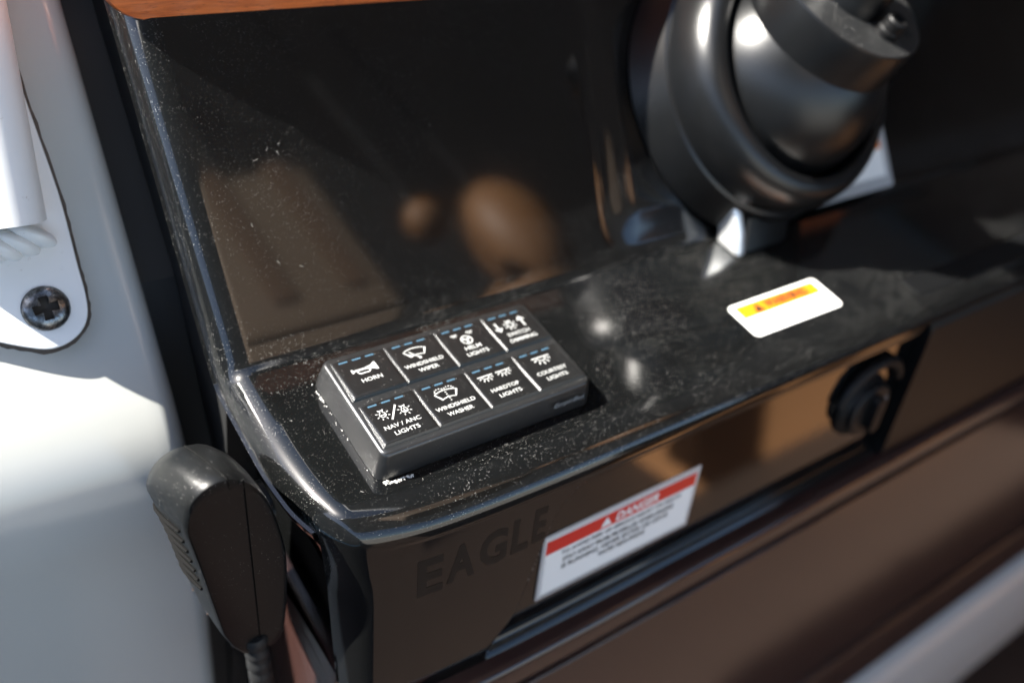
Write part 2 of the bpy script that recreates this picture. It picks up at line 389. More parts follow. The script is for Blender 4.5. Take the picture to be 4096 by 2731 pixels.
# white footrest moulding below the black face
fp = fillet_poly([(-0.10, -0.492, 0, 'w'), (fy(-.49) - 0.002, -0.492, 0.03, 'w'), (fy(-.60) - 0.004, -0.60, 0.02, 'w'), (fy(-.70), -0.70, 0.01, 'w'), (-0.10, -0.72, 0, 'w')])
fv, ff = loft([[(x, y, z) for y, z, _ in fp] for x in (-0.03, 0.3, 0.8, 1.6)], False, False, closed=False)
mesh_obj("footrest", rel(fv, CO), ff, mat("footrest_gelcoat", (0.46, 0.47, 0.46), 0.25), console, smooth=40)
kv, kf = loft([[(x, -0.10, -0.735), (x, -0.12, -0.90), (x, 0.6, -0.90), (x, 0.6, -0.735)] for x in (-0.03, 1.6)])
mesh_obj("kick_board", rel(kv, CO), kf, M_DARKV, console, smooth=0)
# wooden fascia
wb = []
for ins, yy in ((0.004, 0.1465 + 0.0), (0.0012, 0.1468), (0.0, 0.149), (0.0, 0.166), (0.003, 0.170)):
    wb.append([(x, yy, z) for x, z in rrect(-0.0455 + ins, 0.60 - ins, 0.0905 + ins, 0.1290 - ins, (0.01, 0.010 - ins, 0.020 - ins, 0.01), 8)])
wv, wf_ = loft(wb)
mesh_obj("wood_trim", rel(wv, CO), wf_, M_WOOD, console, smooth=40, label="varnished reddish wood strip above the black panel")
bv_, bf_ = loft([[(x, yy, z) for x, z in rrect(-0.0455 + g, 0.60, 0.1295 + g, 0.172 - g, (0.01, 0.028 - g, 0.004, 0.004), 8)] for g, yy in ((0.003, 0.1470), (0.0008, 0.1480), (0, 0.150), (0, 0.172))])
mesh_obj("brow", rel(bv_, CO), bf_, M_PODB, console, smooth=40)
# added black panel that keeps the front face's right end dark
pp = fillet_poly([(-0.03, -0.1212, 0, 'p'), (fy(-.121) - 0.003, -0.1212, 0.002, 'p'), (fy(-.026) - 0.0035, -0.026, 0.004, 'p'), (-0.0515, -0.0155, 0.005, 'p'), (-0.043, -0.0129, 0.002, 'p'), (-0.03, -0.0129, 0, 'p')])
v, f = prism([(a, b) for a, b, _ in pp], 0.3455, 1.2)
mesh_obj("dark_end_panel", rel(v, CO), f, M_PODB, console, smooth=40)
# reflected lettering painted as dark print on the left of the front face
Fm = frame((0, fy(0), 0), (1, 0, 0), (0, -0.98058, 0.19612))
inv = Matrix.Translation(-CO)
def put(parent_mat_inv, mw, v): return [tuple(parent_mat_inv @ mw @ Vector(p)) for p in v]
ev, ef = MB(), None
for ch, x0, x1, y0, y1 in (("E", 0.000, 0.0125, -0.0600, -0.0385), ("A", 0.0145, 0.0285, -0.0580, -0.0370), ("G", 0.0305, 0.0445, -0.0570, -0.0365), ("L", 0.0470, 0.0560, -0.0560, -0.0355), ("E", 0.0580, 0.0650, -0.0550, -0.0345)):
    tv, tf = text_mesh(ch, x0, x1, y0, y1, 0.00025, bold=0.035); ev.add(tv, tf)
lw = [Fm @ Vector(p) for p in ev.v]; lw = [Vector(warp(p.x, p.y, p.z, "front")) + Vector((0, -0.0002, 0)) for p in lw]
obj_l = mesh_obj("lettering", rel(lw, CO), ev.f, M_LETREFL, console, smooth=0)
# black strip added to keep the gap beside the white coaming dark
gv, gf = loft([[(x, y, z) for y, z in ((0.40, 0.25), (0.11, -0.012), (0.060, -0.10), (0.050, -0.40), (0.12, -0.40), (0.20, -0.02), (0.44, 0.22))] for x in (-0.056, -0.0345)])
filler = mesh_obj("gap_filler", gv, gf, M_RUB, smooth=0); tag(filler, "black strip added to darken the gap between white coaming and console", "seal strip")

# ------------------------------------------------------------------ keypad
KO = Vector((0.049, -0.002, ZD))
keypad = thing("keypad", "black eight button keypad standing on the dusty console shelf", "keypad", Matrix.Translation(KO))
hx0, hx1, hy0, hy1 = -0.0032, 0.1010, -0.0300, 0.0254
hl = []
for ins, z, rr in ((-0.0020, ZD + 0.0002, 0.0048), (-0.0012, -0.0075, 0.0043), (-0.0002, -0.0018, 0.0036)):
    hl.append([(x, y, z) for x, y in rrect(hx0 + ins, hx1 - ins, hy0 + ins, hy1 - ins, rr, 6)])
for k in range(1, 6):
    a = R(90 * k / 5); ins = 0.0014 * (1 - math.cos(a)) - 0.0002 * (1 - math.sin(a)); z = -0.0018 + 0.0018 * math.sin(a)
    hl.append([(x, y, z) for x, y in rrect(hx0 + ins, hx1 - ins, hy0 + ins, hy1 - ins, 0.0036 - ins * 0.8, 6)])
hl.append([(x, y, 0.0) for x, y in rrect(hx0 + 0.0024, hx1 - 0.0024, hy0 + 0.0024, hy1 - 0.0024, 0.0012, 6)])
hv, hf = loft(hl); mesh_obj("housing", rel(hv, KO), hf, M_KEYPAD, keypad, smooth=35)
KW, KH = 0.0235, 0.0222
def key_mesh():
    zf, zb = 0.00160, 0.00028
    lo = [(-0.0017, -0.0009, -0.0004), (KW + 0.0006, -0.0009, -0.0004), (KW + 0.0001, KH, -0.0004), (-0.0008, KH, -0.0004)]
    r1 = [(-0.0001, -0.0001, zf - .00025), (KW + 0.0001, -0.0001, zf - .00025), (KW, KH, zb - .0001), (-0.0001, KH, zb - .0001)]
    def ring(d, i): return [(x, y, zf + (zb - zf) * y / KH + d) for x, y in ((i, i), (KW - i, i), (KW - i, KH - i * .4), (i, KH - i * .4))]
    return loft([lo, r1, ring(0.0, 0.0004), ring(0.00002, 0.0012)], False, True)
kmv, kmf = key_mesh(); key_me = None
def KZ(y): return 0.00160 + (0.00028 - 0.00160) * y / KH + 0.00006
tiltm = Matrix.Rotation(math.atan2(0.00028 - 0.0016, KH), 4, 'X')
MMK = 0.001
def lamp(mb, x0, x1, yb, h, nray=5, wd=0.42):
    cx = (x0 + x1) / 2; hw = (x1 - x0) / 2
    mb.add(*ribbon([(x0, yb), (x1, yb)], wd * 1.3)); mb.add(*ribbon(arc(cx, yb, hw * 0.48, 180, 360, 10), wd))
    for k in range(nray):
        a = R(205 + 130 * k / (nray - 1)); mb.add(*ribbon([(cx + hw * .68 * math.cos(a), yb + hw * .62 * math.sin(a)), (cx + hw * 1.0 * math.cos(a), yb + max(-h, hw * 1.0 * math.sin(a)))], wd * 1.25))
def bulb(mb, cx, cy, r, wd=0.40, n=8, gap=None, stem=True, full=False):
    mb.add(*ribbon(arc(cx, cy, r, 115, 425, 16), wd))
    if stem: mb.add(*ribbon([(cx - r * .42, cy + r * .9), (cx - r * .42, cy + r * 1.7), (cx + r * .42, cy + r * 1.7), (cx + r * .42, cy + r * .9)], wd))
    for k in range(n):
        a = R(90 + 360 * (k + 0.5) / n); mb.add(*ribbon([(cx + r * 1.55 * math.cos(a), cy + r * 1.55 * math.sin(a)), (cx + r * 2.25 * math.cos(a), cy + r * 2.25 * math.sin(a))], wd))
def shield(mb, wd=0.48, dy=0.0):
    top = arc(11.0, 5.6 + dy, 11.7, 117, 63, 10); bot = arc(11.0, 5.6 + dy, 7.5, 65, 115, 8)
    mb.add(*ribbon(top + bot, wd, closed=True))
def ic_horn(mb):
    mb.add(*poly([(5.4, 12.9), (6.1, 12.9), (6.3, 13.5), (12.2, 13.5), (12.2, 14.6), (6.3, 14.6), (6.1, 15.2), (5.4, 15.2)]))
    mb.add(*poly([(12.1, 13.3), (14.5, 12.9), (16.2, 11.8), (17.0, 11.8), (17.0, 16.4), (16.2, 16.4), (14.5, 15.2), (12.1, 14.8)]))
    mb.add(*ribbon([(8.0, 13.6), (7.8, 12.9), (8.0, 12.2), (8.7, 11.8), (12.4, 11.8), (13.1, 12.2), (13.3, 12.9), (13.0, 13.6)], 0.65))
def ic_nav(mb):
    bulb(mb, 6.3, 14.6, 1.35, 0.40); mb.add(*ribbon([(5.3, 14.4), (7.3, 14.4)], .45)); mb.add(*ribbon([(8.6, 10.7), (13.4, 17.6)], .75))
    bulb(mb, 15.6, 13.5, 1.35, 0.40); mb.add(*ribbon([(15.6, 12.6), (15.6, 14.5)], .4)); mb.add(*ribbon([(14.9, 13.3), (15.2, 12.7), (16.0, 12.7), (16.3, 13.3)], .35))
def ic_wiper(mb):
    shield(mb); mb.add(*ribbon([(11.2, 10.9), (8.2, 15.6)], .55)); mb.add(*ribbon([(7.0, 14.2), (11.6, 11.6)], .5)); mb.add(*disc(11.3, 10.9, .75))
def ic_washer(mb):
    shield(mb, dy=-0.6)
    for k in range(6): mb.add(*disc(11.0, 10.4 + 1.25 * k, .33, n=8))
    for s in (-1, 1):
        for k in range(6):
            a = R(10 + 34 * k); mb.add(*disc(11.0 + s * (2.2 - 2.2 * math.cos(a)), 16.6 + 1.5 * math.sin(a), .33, n=8))
def ic_helm(mb):
    mb.add(*ribbon(arc(11.1, 12.7, 2.55, 0, 345, 24), .6, closed=True))
    for a in (30, 150, 270): mb.add(*ribbon([(11.1, 12.7), (11.1 + 2.3 * math.cos(R(a)), 12.7 + 2.3 * math.sin(R(a)))], .95))
    mb.add(*disc(11.1, 12.7, .7)); lamp(mb, 5.2, 8.4, 17.3, 1.6, 4, .30); lamp(mb, 13.2, 16.6, 17.3, 1.6, 4, .30)
def ic_dim(mb):
    mb.add(*ribbon([(3.7, 17.0), (3.7, 11.4)], .85)); mb.add(*ribbon([(2.0, 13.2), (3.7, 11.2), (5.4, 13.2)], .85))
    bulb(mb, 10.4, 13.6, 1.5, .62, 8); mb.add(*ribbon([(17.2, 10.8), (17.2, 16.6)], .85)); mb.add(*ribbon([(15.5, 15.0), (17.2, 17.0), (18.9, 15.0)], .85))
def ic_hard(mb): lamp(mb, 2.8, 10.4, 16.7, 3.5, 5, .42); lamp(mb, 12.0, 19.7, 16.7, 3.5, 5, .42)
def ic_court(mb): lamp(mb, 6.7, 16.2, 17.0, 4.6, 5, .5)
KEYS = [(0, 0, ic_horn, (("HORN", 7.0, 16.3, 6.6, 8.8),)), (1, 0, ic_wiper, (("WINDSHIELD", 1.9, 20.7, 6.4, 8.5), ("WIPER", 6.6, 16.2, 2.6, 4.7))),
        (2, 0, ic_helm, (("HELM", 7.2, 15.4, 6.5, 8.7), ("LIGHTS", 6.0, 17.0, 2.6, 4.8))), (3, 0, ic_dim, (("SWITCH", 5.2, 17.2, 6.6, 8.8), ("DIMMING", 4.0, 18.4, 2.6, 4.8))),
        (0, 1, ic_nav, (("NAV / ANC", 3.3, 19.5, 6.4, 8.5), ("LIGHTS", 5.9, 17.0, 2.5, 4.6))), (1, 1, ic_washer, (("WINDSHIELD", 1.9, 20.7, 6.4, 8.5), ("WASHER", 5.2, 17.4, 2.5, 4.6))),
        (2, 1, ic_hard, (("HARDTOP", 4.2, 18.4, 6.6, 8.7), ("LIGHTS", 6.0, 17.2, 2.7, 4.8))), (3, 1, ic_court, (("COURTESY", 3.5, 19.4, 6.7, 8.8), ("LIGHTS", 6.2, 17.2, 2.8, 4.9)))]
for c, r, ic, txt in KEYS:
    loc = Vector((c * 0.025, -r * 0.02617, 0)) - KO
    if key_me is None:
        k0 = mesh_obj("key", kmv, kmf, M_KEYTOP, keypad, smooth=25, loc=loc); key_me = k0.data; ko = k0
    else:
        ko = bpy.data.objects.new("key", key_me); COL.objects.link(ko); ko.parent = keypad; ko.location = loc
    ko["label"] = "key marked " + " ".join(t[0] for t in txt)
    def onkey(v): return [(p[0] * MMK, p[1] * MMK, KZ(p[1] * MMK)) for p in v]
    mb = MB(); ic(mb); mesh_obj("icon", onkey(mb.v), mb.f, M_INK, ko, smooth=0)
    mb = MB()
    for t, x0, x1, y0, y1 in txt: mb.add(*text_mesh(t, x0, x1, y0, y1, 0, bold=0.012))
    mesh_obj("lettering", onkey(mb.v), mb.f, M_INK, ko, smooth=0)
    for x0 in (2.7, 8.8, 14.9):
        mesh_obj("indicator", onkey([(x0, 20.2, 0), (x0 + 4, 20.2, 0), (x0 + 4, 21.05, 0), (x0, 21.05, 0)]), [(0, 1, 2, 3)], M_LED, ko, smooth=0)
ev_, ef_ = text_mesh("EmpirBus", 0.0800, 0.0968, -0.0080, -0.0046, 0, bold=0.012, shear=0.22)
Em = frame((0, hy0 - 0.00105, 0), (1, 0, 0), (0, -1, 0.13))
mesh_obj("brand_lettering", rel([Em @ Vector((p[0], p[1], 0.0004)) for p in ev_], KO), ef_, M_GREYINK, keypad, smooth=0)

# pale crumbs along the keypad's left foot, and lint on the shelf
mb = MB()
def blob(c, r):
    v = []; 
    for (x, y, z) in ((1, 0, 0), (0, 1, 0), (-1, 0, 0), (0, -1, 0), (0, 0, 1), (0, 0, -1)):
        q = r * random.uniform(0.6, 1.3); v.append((c[0] + x * q, c[1] + y * q, c[2] + z * q))
    mb.add(v, [(0, 1, 4), (1, 2, 4), (2, 3, 4), (3, 0, 4), (1, 0, 5), (2, 1, 5), (3, 2, 5), (0, 3, 5)])
for k in range(170):
    t = random.random() ** 1.2; blob((-0.0025 + 0.012 * t + random.gauss(0, .0004), -0.0333 - abs(random.gauss(0, 0.0009)) + 0.0012 * (t < .15), ZD + 0.0002), random.uniform(0.00006, 0.00030))
for k in range(60):
    y = random.gauss(0.0175, .0022) if k < 42 else random.uniform(-0.03, 0.026); blob((-0.0055 - abs(random.gauss(0, 0.00055)), y, ZD + 0.0002), random.uniform(0.00008, 0.0003))
crumbs = mb.build("crumbs", M_CRUMB, smooth=0, kind="stuff"); crumbs["label"] = "pale crumbs gathered along the foot of the keypad"; crumbs["category"] = "crumbs"
mb = MB()
for k in range(22):
    zone = random.random()
    if zone < .55: x, y = random.uniform(-0.028, 0.15), random.uniform(-0.048, 0.04); base = Vector((x, y, ZD + 0.0003)); e1, e2 = Vector((1, 0, 0)), Vector((0, 1, 0))
    else: x, s = random.uniform(-0.025, 0.12), random.uniform(0.01, 0.1); base = Vector((x, .044, ZD)) + SU * s + NP * 0.0003; e1, e2 = Vector((1, 0, 0)), SU
    a = random.uniform(0, 6.28); ln = random.uniform(0.0008, 0.0026); cu = random.uniform(-1.6, 1.6); pth = []; p = base
    for j in range(6): pth.append(p); p = p + (e1 * math.cos(a) + e2 * math.sin(a)) * ln / 5; a += cu / 5
    mb.add(*tube(pth, 0.00003, 4))
lint = mb.build("lint", M_CRUMB, smooth=0, kind="stuff"); lint["label"] = "pale lint fibres lying on the black console"; lint["category"] = "lint"

# ------------------------------------------------------------------ stickers
def sticker_sheet(parent, name, x0, x1, y0, y1, r, z, material):
    p = rrect(x0, x1, y0, y1, r, 5) if r > 0 else [(x1, y1), (x0, y1), (x0, y0), (x1, y0)]
    v, f = loft([[(x, y, z - 0.00025) for x, y in p], [(x, y, z) for x, y in p]]); return mesh_obj(name, v, f, material, parent, smooth=0)
def triangle(mb, cx, cy, h, z=0): mb.add(*poly([(cx - h * .58, cy - h / 2), (cx + h * .58, cy - h / 2), (cx, cy + h / 2)], z))
# warning sticker on the shelf
st = thing("warning_sticker", "white sticker with orange WARNING band lying on the black shelf", "sticker", Matrix.Translation((0.2165, -0.0313, ZD + 0.0003)))
sticker_sheet(st, "sheet", 0, 0.0715, 0, 0.0238, 0.0028, 0.0, M_STW)
sticker_sheet(st, "orange_band", 0.0035, 0.0680, 0.0128, 0.0222, 0, 0.0002, M_STO)
mb = MB(); mb.add(*text_mesh("WARNING", 0.0235, 0.0585, 0.0144, 0.0210, 0.0003, bold=0.05)); triangle(mb, 0.0180, 0.0176, 0.0066, 0.0003); mb.build("lettering", M_STK, st, smooth=0)
# danger sticker in the recess of the front face
dm = frame((0.0695, 0.2 * -0.1027 - 0.0483, -0.1027), (1, 0, 0), (0, -0.98058, 0.19612)); dm.translation += Vector((0, -0.98, 0.196)) * 0.0003
sd = thing("danger_sticker", "white sticker with red DANGER band on the black front face", "sticker", dm)
SW, SH = 0.1015, 0.0428
sticker_sheet(sd, "margin", 0, SW, 0, SH, 0.001, 0.0, M_STG)
sticker_sheet(sd, "sheet", 0.0016, SW - .0016, 0.0016, SH - .0016, 0.0006, 0.0002, M_STW)
sticker_sheet(sd, "red_band", 0.0022, SW - .0024, SH - 0.0125, SH - 0.0040, 0, 0.0004, M_STR)
mb = MB(); mb.add(*text_mesh("DANGER", 0.0445, 0.0730, SH - .0111, SH - .0056, 0.0005, bold=0.03, shear=0.2)); triangle(mb, 0.0385, SH - .0083, 0.0058, 0.0005); mb.build("heading_lettering", M_STW, sd, smooth=0)
mb = MB()
for k, (t, a, b) in enumerate((("TO AVOID RISK OF SERIOUS INJURY OR DEATH", .012, .090), ("STAY AWAY FROM PROPELLER WHEN ENGINE", .0135, .086), ("IS RUNNING. NEVER ENTER OR LEAVE", .0135, .083), ("WATER NEAR ENGINE", .037, .068))):
    y1 = SH - 0.0145 - 0.0047 * k; mb.add(*text_mesh(t, a, b, y1 - 0.0031, y1, 0.0004, bold=0.02))
mb.build("lettering", M_STK, sd, smooth=0)
mb = MB(); mb.add(*ribbon([(0.0024, 0.0024), (SW - .0024, 0.0024), (SW - .0024, SH - .0026), (0.0024, SH - .0026)], 0.00035, 0.0003, closed=True)); mb.build("border_line", M_STK, sd, smooth=0)

# ------------------------------------------------------------------ tilt helm
e2 = SU
HB = Vector((0.297, 0.044, ZD)) + SU * 0.0802
hm = frame(HB, (1, 0, 0), NP)
helm = thing("steering_helm", "round black tilt steering helm mounted on the sloping console panel", "steering helm", hm)
def hpart(name, prof, material, n=128, **k):
    v, f = lathe(prof, n, k.pop('cap0', False), k.pop('cap1', False)); return mesh_obj(name, v, f, material, helm, smooth=28, **k)
sh = [(0.0800, 0.0045), (0.0842, 0.0046), (0.0852, 0.0062), (0.0784, 0.0268), (0.0774, 0.0276), (0.0767, 0.0280), (0.0767, 0.0290), (0.0772, 0.0294)]
for k in range(0, 19):
    a = R(100 * k / 18); sh.append((0.0640 + 0.0134 * math.cos(a) ** 0.9 if a < R(90) else 0.0640 + 0.0134 * math.cos(a), 0.0335 + 0.0228 * math.sin(a)))
sh += [(0.0608, 0.0545), (0.0600, 0.050), (0.0600, 0.03)]
hpart("bezel", sh, M_HELM)
BR = 0.0598
v, f = lathe([(BR * math.sin(R(a)), 0.0334 + BR * math.cos(R(a))) for a in range(0, 112, 4)], 128); f = f
mesh_obj("ball", v, f, M_HELM, helm, smooth=40)
ca = Vector((0.1194, -1, 2.921)).normalized(); cal = (hm.to_3x3().inverted() @ ca)
Bc = Vector((0, 0, 0.0334)); cm = frame(Bc, (1, 0, 0.0), cal)
def cpart(name, prof, material, parent=helm, cap1=True):
    v, f = lathe(prof, 96, False, cap1); return mesh_obj(name, [cm @ Vector(p) for p in v], f, material, parent, smooth=28)
cpart("collar", [(0.0460, 0.030), (0.0460, 0.0420), (0.0454, 0.0500), (0.0449, 0.0595), (0.0446, 0.0606), (0.0438, 0.0612)], M_HELM, cap1=False)
cpart("collar_top", [(0.0438, 0.0612), (0.030, 0.0613), (0.001, 0.0613)], M_HELMTOP)
cpart("wheel_hub", [(0.0205, 0.0610), (0.0200, 0.0660), (0.0185, 0.070), (0.0185, 0.110), (0.017, 0.112)], M_HELM)
bmx = cm @ Matrix.Translation((0.0030, -0.0280, 0))
v, f = lathe([(0.0064, 0.061), (0.0064, 0.0645), (0.0058, 0.0652), (0.0058, 0.0700), (0.0052, 0.0710), (0.0034, 0.0710), (0.0034, 0.067)], 40, False, True)
mesh_obj("bolt", [bmx @ Vector(p) for p in v], f, M_IGN, helm, smooth=30)
mb = MB()
for k in range(3): mb.add(*[[cm @ Vector((0.0180 + 0.0026 * k, -0.032 + p[0], 0.06145)) for p in ((0,), (0.018,))] + [cm @ Vector((0.0194 + 0.0026 * k, -0.032 + p, 0.06145)) for p in (0.018, 0)], [(0, 1, 2, 3)]])
mb.build("moulded_bars", M_RUB, helm, smooth=0)
# tilt lever under the helm
mb = MB()
himat = hm.inverted()
bx = lambda c, hxx, hyy, hzz: ([(c[0] + sx * hxx, c[1] + sy * hyy, c[2] + sz * hzz) for sz in (-1, 1) for sx, sy in ((-1, -1), (1, -1), (1, 1), (-1, 1))], [(3, 2, 1, 0), (4, 5, 6, 7), (0, 1, 5, 4), (1, 2, 6, 5), (2, 3, 7, 6), (3, 0, 4, 7)])
v, f = loft([[(x + ox, y + oy, z) for x, y in rrect(0.2545, 0.2615, 0.0245, 0.0420, 0.0022, 4)] for z, ox, oy in ((-0.0128, 0.0012, 0.0), (-0.0120, 0.0008, -0.0006), (0.000, 0.0, 0.0045), (0.012, -0.002, 0.012))]); mesh_obj("tilt_lever", [himat @ Vector(p) for p in v], f, M_CHROMEW, helm, smooth=40)
v, f = loft([[(x, y + oy, z) for x, y in rrect(0.2630, 0.3010, 0.0255, 0.052, 0.002, 3)] for z, oy in ((-0.0130, 0.0), (0.006, 0.0065))]); mesh_obj("lever_housing", [himat @ Vector(p) for p in v], f, M_HELM, helm, smooth=30)

# sticker on the panel half hidden behind the helm
pm = frame(Vector((0.338, 0.0440, ZD)) + SU * 0.0012 + NP * 0.0058, (1, 0, 0), NP)
sc_ = thing("caution_sticker", "white sticker with orange-red band on the panel, half hidden by the helm", "sticker", pm)
sticker_sheet(sc_, "margin", 0, 0.088, 0, 0.052, 0.002, 0.0, M_STG); sticker_sheet(sc_, "sheet", 0.003, 0.082, 0.008, 0.049, 0, 0.0002, M_STW); sticker_sheet(sc_, "orange_band", 0.003, 0.0812, 0.0265, 0.0480, 0, 0.0004, M_STO)

# ------------------------------------------------------------------ ignition switch on the front face
im = frame((0.3060, 0.2 * -0.071 - 0.0483, -0.071), (1, 0, 0), (0, -0.98058, 0.19612))
ign = thing("ignition_switch", "black round key switch with curved guard on the front face", "switch", im)
v, f = lathe([(0.0215, 0.0), (0.0215, 0.002), (0.0200, 0.0038), (0.0180, 0.0055), (0.0175, 0.0085), (0.0160, 0.0095), (0.0001, 0.0095)], 48); mesh_obj("switch_body", v, f, M_IGN, ign, smooth=30)
v, f = loft([[(x, y, z) for x, y in rrect(-0.0040, 0.0040, -0.012, 0.012, 0.0038, 4)] for z in (0.009, 0.015)]); mesh_obj("key_grip", v, f, M_IGN, ign, smooth=30)
v, f = tube([(0.030 * math.cos(R(a)) + 0.003, 0.030 * math.sin(R(a)), 0.003) for a in range(20, 172, 8)], [0.0022 + 0.0022 * math.sin(R(180 * k / 18)) for k in range(19)], 10); mesh_obj("guard", v, f, M_IGN, ign, smooth=40)
mb = MB(); mb.add(*ribbon([(0.0070, 0.0045), (0.0125, 0.0065)], 0.0022, 0.0097)); mb.build("mark", M_GREYINK, ign, smooth=0)

# ------------------------------------------------------------------ white coaming, left
A_, B_, XE, KX = 0.93963, 0.10637, -0.050, -0.05
nc = Vector((KX, -1, A_)).normalized()
cp = []
for k in range(11): z = 0.30 - (0.30 + 0.040) * k / 10; cp.append((A_ * z + B_, z))
phi = math.atan(A_); y, z = cp[-1]; rad = 0.095
for k in range(26):
    ds = 0.005; phi = max(R(5), phi - ds / rad * (1.0 if k > 2 else .5)); y -= ds * math.sin(phi); z -= ds * math.cos(phi); cp.append((y, z))
for k in range(6): y -= 0.05 * math.sin(phi); z -= 0.05 * math.cos(phi); cp.append((y, z))
er = 0.009; cl = []
for x in (-0.8, -0.5, -0.3, -0.2, -0.15, -0.12, -0.10, -0.085, -0.075, -0.068, -0.0635): cl.append([(x, yy + KX * (x - XE), zz) for yy, zz in cp])
for k in range(0, 9):
    a = R(90 * k / 8); x = XE - er + er * math.sin(a); d = er * (1 - math.cos(a))
    cl.append([(x, yy + KX * (x - XE) + d * 0.8, zz - d * 0.6) for yy, zz in cp])
cl.append([(XE, yy + 0.09, zz - 0.06) for yy, zz in cp])
wv, wf_ = loft(cl, False, False, closed=False)
coam = mesh_obj("windscreen_coaming", wv, wf_, M_WGEL, smooth=60); tag(coam, "white gelcoat coaming sloping down left of the black console", "coaming")

# bracket on the coaming
u = Vector((1, KX, 0)).normalized(); Ob = Vector((XE, B_, 0)); bmw = frame(Ob, u, nc)
br = thing("support_bracket", "white welded tube bracket screwed to the white coaming", "bracket", bmw)
T = 0.0058
outl = [(-0.0337, 0.128), (-0.0296, 0.1069), (-0.0292, 0.0864), (-0.0271, 0.0627), (-0.0248, 0.0369), (-0.0245, 0.0218), (-0.0246, 0.0055), (-0.0242, -0.0057), (-0.0249, -0.0143), (-0.0272, -0.0197), (-0.0314, -0.0237), (-0.0369, -0.0262), (-0.0431, -0.0267), (-0.0512, -0.0236), (-0.0602, -0.0193), (-0.0838, -0.0061), (-0.1132, 0.015), (-0.1289, 0.119)]
def smooth_closed(p, it=2):
    for _ in range(it):
        q = []
        for i in range(len(p)):
            a, b = p[i], p[(i + 1) % len(p)]; q += [(a[0] * .75 + b[0] * .25, a[1] * .75 + b[1] * .25), (a[0] * .25 + b[0] * .75, a[1] * .25 + b[1] * .75)]
        p = q
    return p
ol = smooth_closed(outl)
def inset(p, d):
    q = []; n = len(p)
    for i in range(n):
        a = Vector(p[i - 1]); b = Vector(p[(i + 1) % n]); t = (b - a).normalized(); q.append((p[i][0] + t.y * d, p[i][1] - t.x * d))
    return q
v, f = loft([[(x, y, 0.0002) for x, y in ol], [(x, y, T - .0008) for x, y in ol], [(x, y, T - .0002) for x, y in inset(ol, .0003)], [(x, y, T) for x, y in inset(ol, .0009)]]); mesh_obj("foot_plate", v, f, M_ALU, br, smooth=40)
oo = [(x + random.gauss(0, .00022), y + random.gauss(0, .00022)) for x, y in inset(ol, -0.0017)]
v, f = loft([[(x, y, 0.0001) for x, y in oo], [(x, y, 0.0005) for x, y in inset(ol, -0.0012)], [(x, y, 0.0014) for x, y in inset(ol, -0.0001)]], False, False); mesh_obj("sealant", v, f, M_SEALANT, br, smooth=40)
td = Vector((0.061, 0.998, 0.0)).normalized(); ta = Vector((td.y, -td.x, 0)); tp0 = Vector((-0.0590, 0.0225, 0))
def tsec(sx, g): return [tp0 + td * (sx + (0.030 - h) * 0.30) + ta * a + Vector((0, 0, h)) for a, h in [((0.0265 - g) * math.copysign(abs(math.cos(2 * math.pi * k / 56)) ** 0.75, math.cos(2 * math.pi * k / 56)), 0.0145 + (0.0170 - g) * math.copysign(abs(math.sin(2 * math.pi * k / 56)) ** 0.75, math.sin(2 * math.pi * k / 56))) for k in range(56)]]
v, f = loft([tsec(0.0025, 0.0022), tsec(0.0006, 0.0007), tsec(0.0, 0.0), tsec(0.34, 0.0)], True, False)
mesh_obj("tube", v, f, M_ALU, br, smooth=50)
mb = MB()
for j in range(9):
    q = -1.0 + 1.72 * j / 8; bu = 0.0285 * q; sd = max(0, abs(q) - .6) / .4
    p = Vector((tp0.x + bu, tp0.y - 0.0035 + 0.017 * sd ** 1.5 - 0.12 * bu + 0.0010 * math.sin(j * 1.9), T + 0.001))
    out = Vector((0.55 * q + 0.25, -1, 0)).normalized(); tg = Vector((-out.y, out.x, 0)); rr = 0.0082 + 0.0009 * math.sin(j * 2.7); vs = []; fs = []
    for i in range(13):
        th = math.pi * i / 12
        for k in range(18):
            ph = 2 * math.pi * k / 18
            vs.append(p + out * (math.sin(th) * math.cos(ph) * rr) + tg * (math.sin(th) * math.sin(ph) * 0.0044 + 0.0035 * math.cos(ph) * math.sin(th)) + Vector((0, 0, 1)) * (math.cos(th) * rr * 0.95))
    for i in range(12):
        for k in range(18): fs.append((i * 18 + k, i * 18 + (k + 1) % 18, i * 18 + 18 + (k + 1) % 18, i * 18 + 18 + k))
    mb.add(vs, fs)
mb.build("weld_bead", M_ALU, br, smooth=80)
# pan head screw with cross recess
def screw(px, py, rot):
    RS = 0.0092; HS = 0.0036; ns = 64; nr = 22
    def slot(x, y):
        c, s = math.cos(rot), math.sin(rot); xx, yy = x * c + y * s, -x * s + y * c
        r_ = math.hypot(x, y); wdt = 0.0012 + 0.0005 * r_ / 0.004
        inx = (abs(yy) < wdt and abs(xx) < 0.0048) or (abs(xx) < wdt and abs(yy) < 0.0048) or r_ < 0.0023
        return inx
    g = 120; vs = []; fs = []; idx = {}
    for i in range(g + 1):
        rr = RS * (i / g)
        for k in range(ns * 2):
            a = 2 * math.pi * k / (ns * 2); x, y = rr * math.cos(a), rr * math.sin(a)
            h = HS * (1 - (rr / RS) ** 2.6) ** 0.55
            if slot(x, y): h -= 0.0030 * (1 - 0.35 * rr / 0.0048)
            vs.append((px + x, py + y, T + h))
    m2 = ns * 2
    for i in range(g):
        for k in range(m2): fs.append((i * m2 + k, i * m2 + (k + 1) % m2, (i + 1) * m2 + (k + 1) % m2, (i + 1) * m2 + k))
    so_ = mesh_obj("screw", vs, fs, M_STEEL, br, smooth=45); so_.data.materials.append(M_SHADED)
    for p in so_.data.polygons:
        if slot(p.center.x - px, p.center.y - py): p.material_index = 1
    return so_
screw(-0.0402, -0.0098, R(5)); screw(-0.0798, 0.0038, R(30))

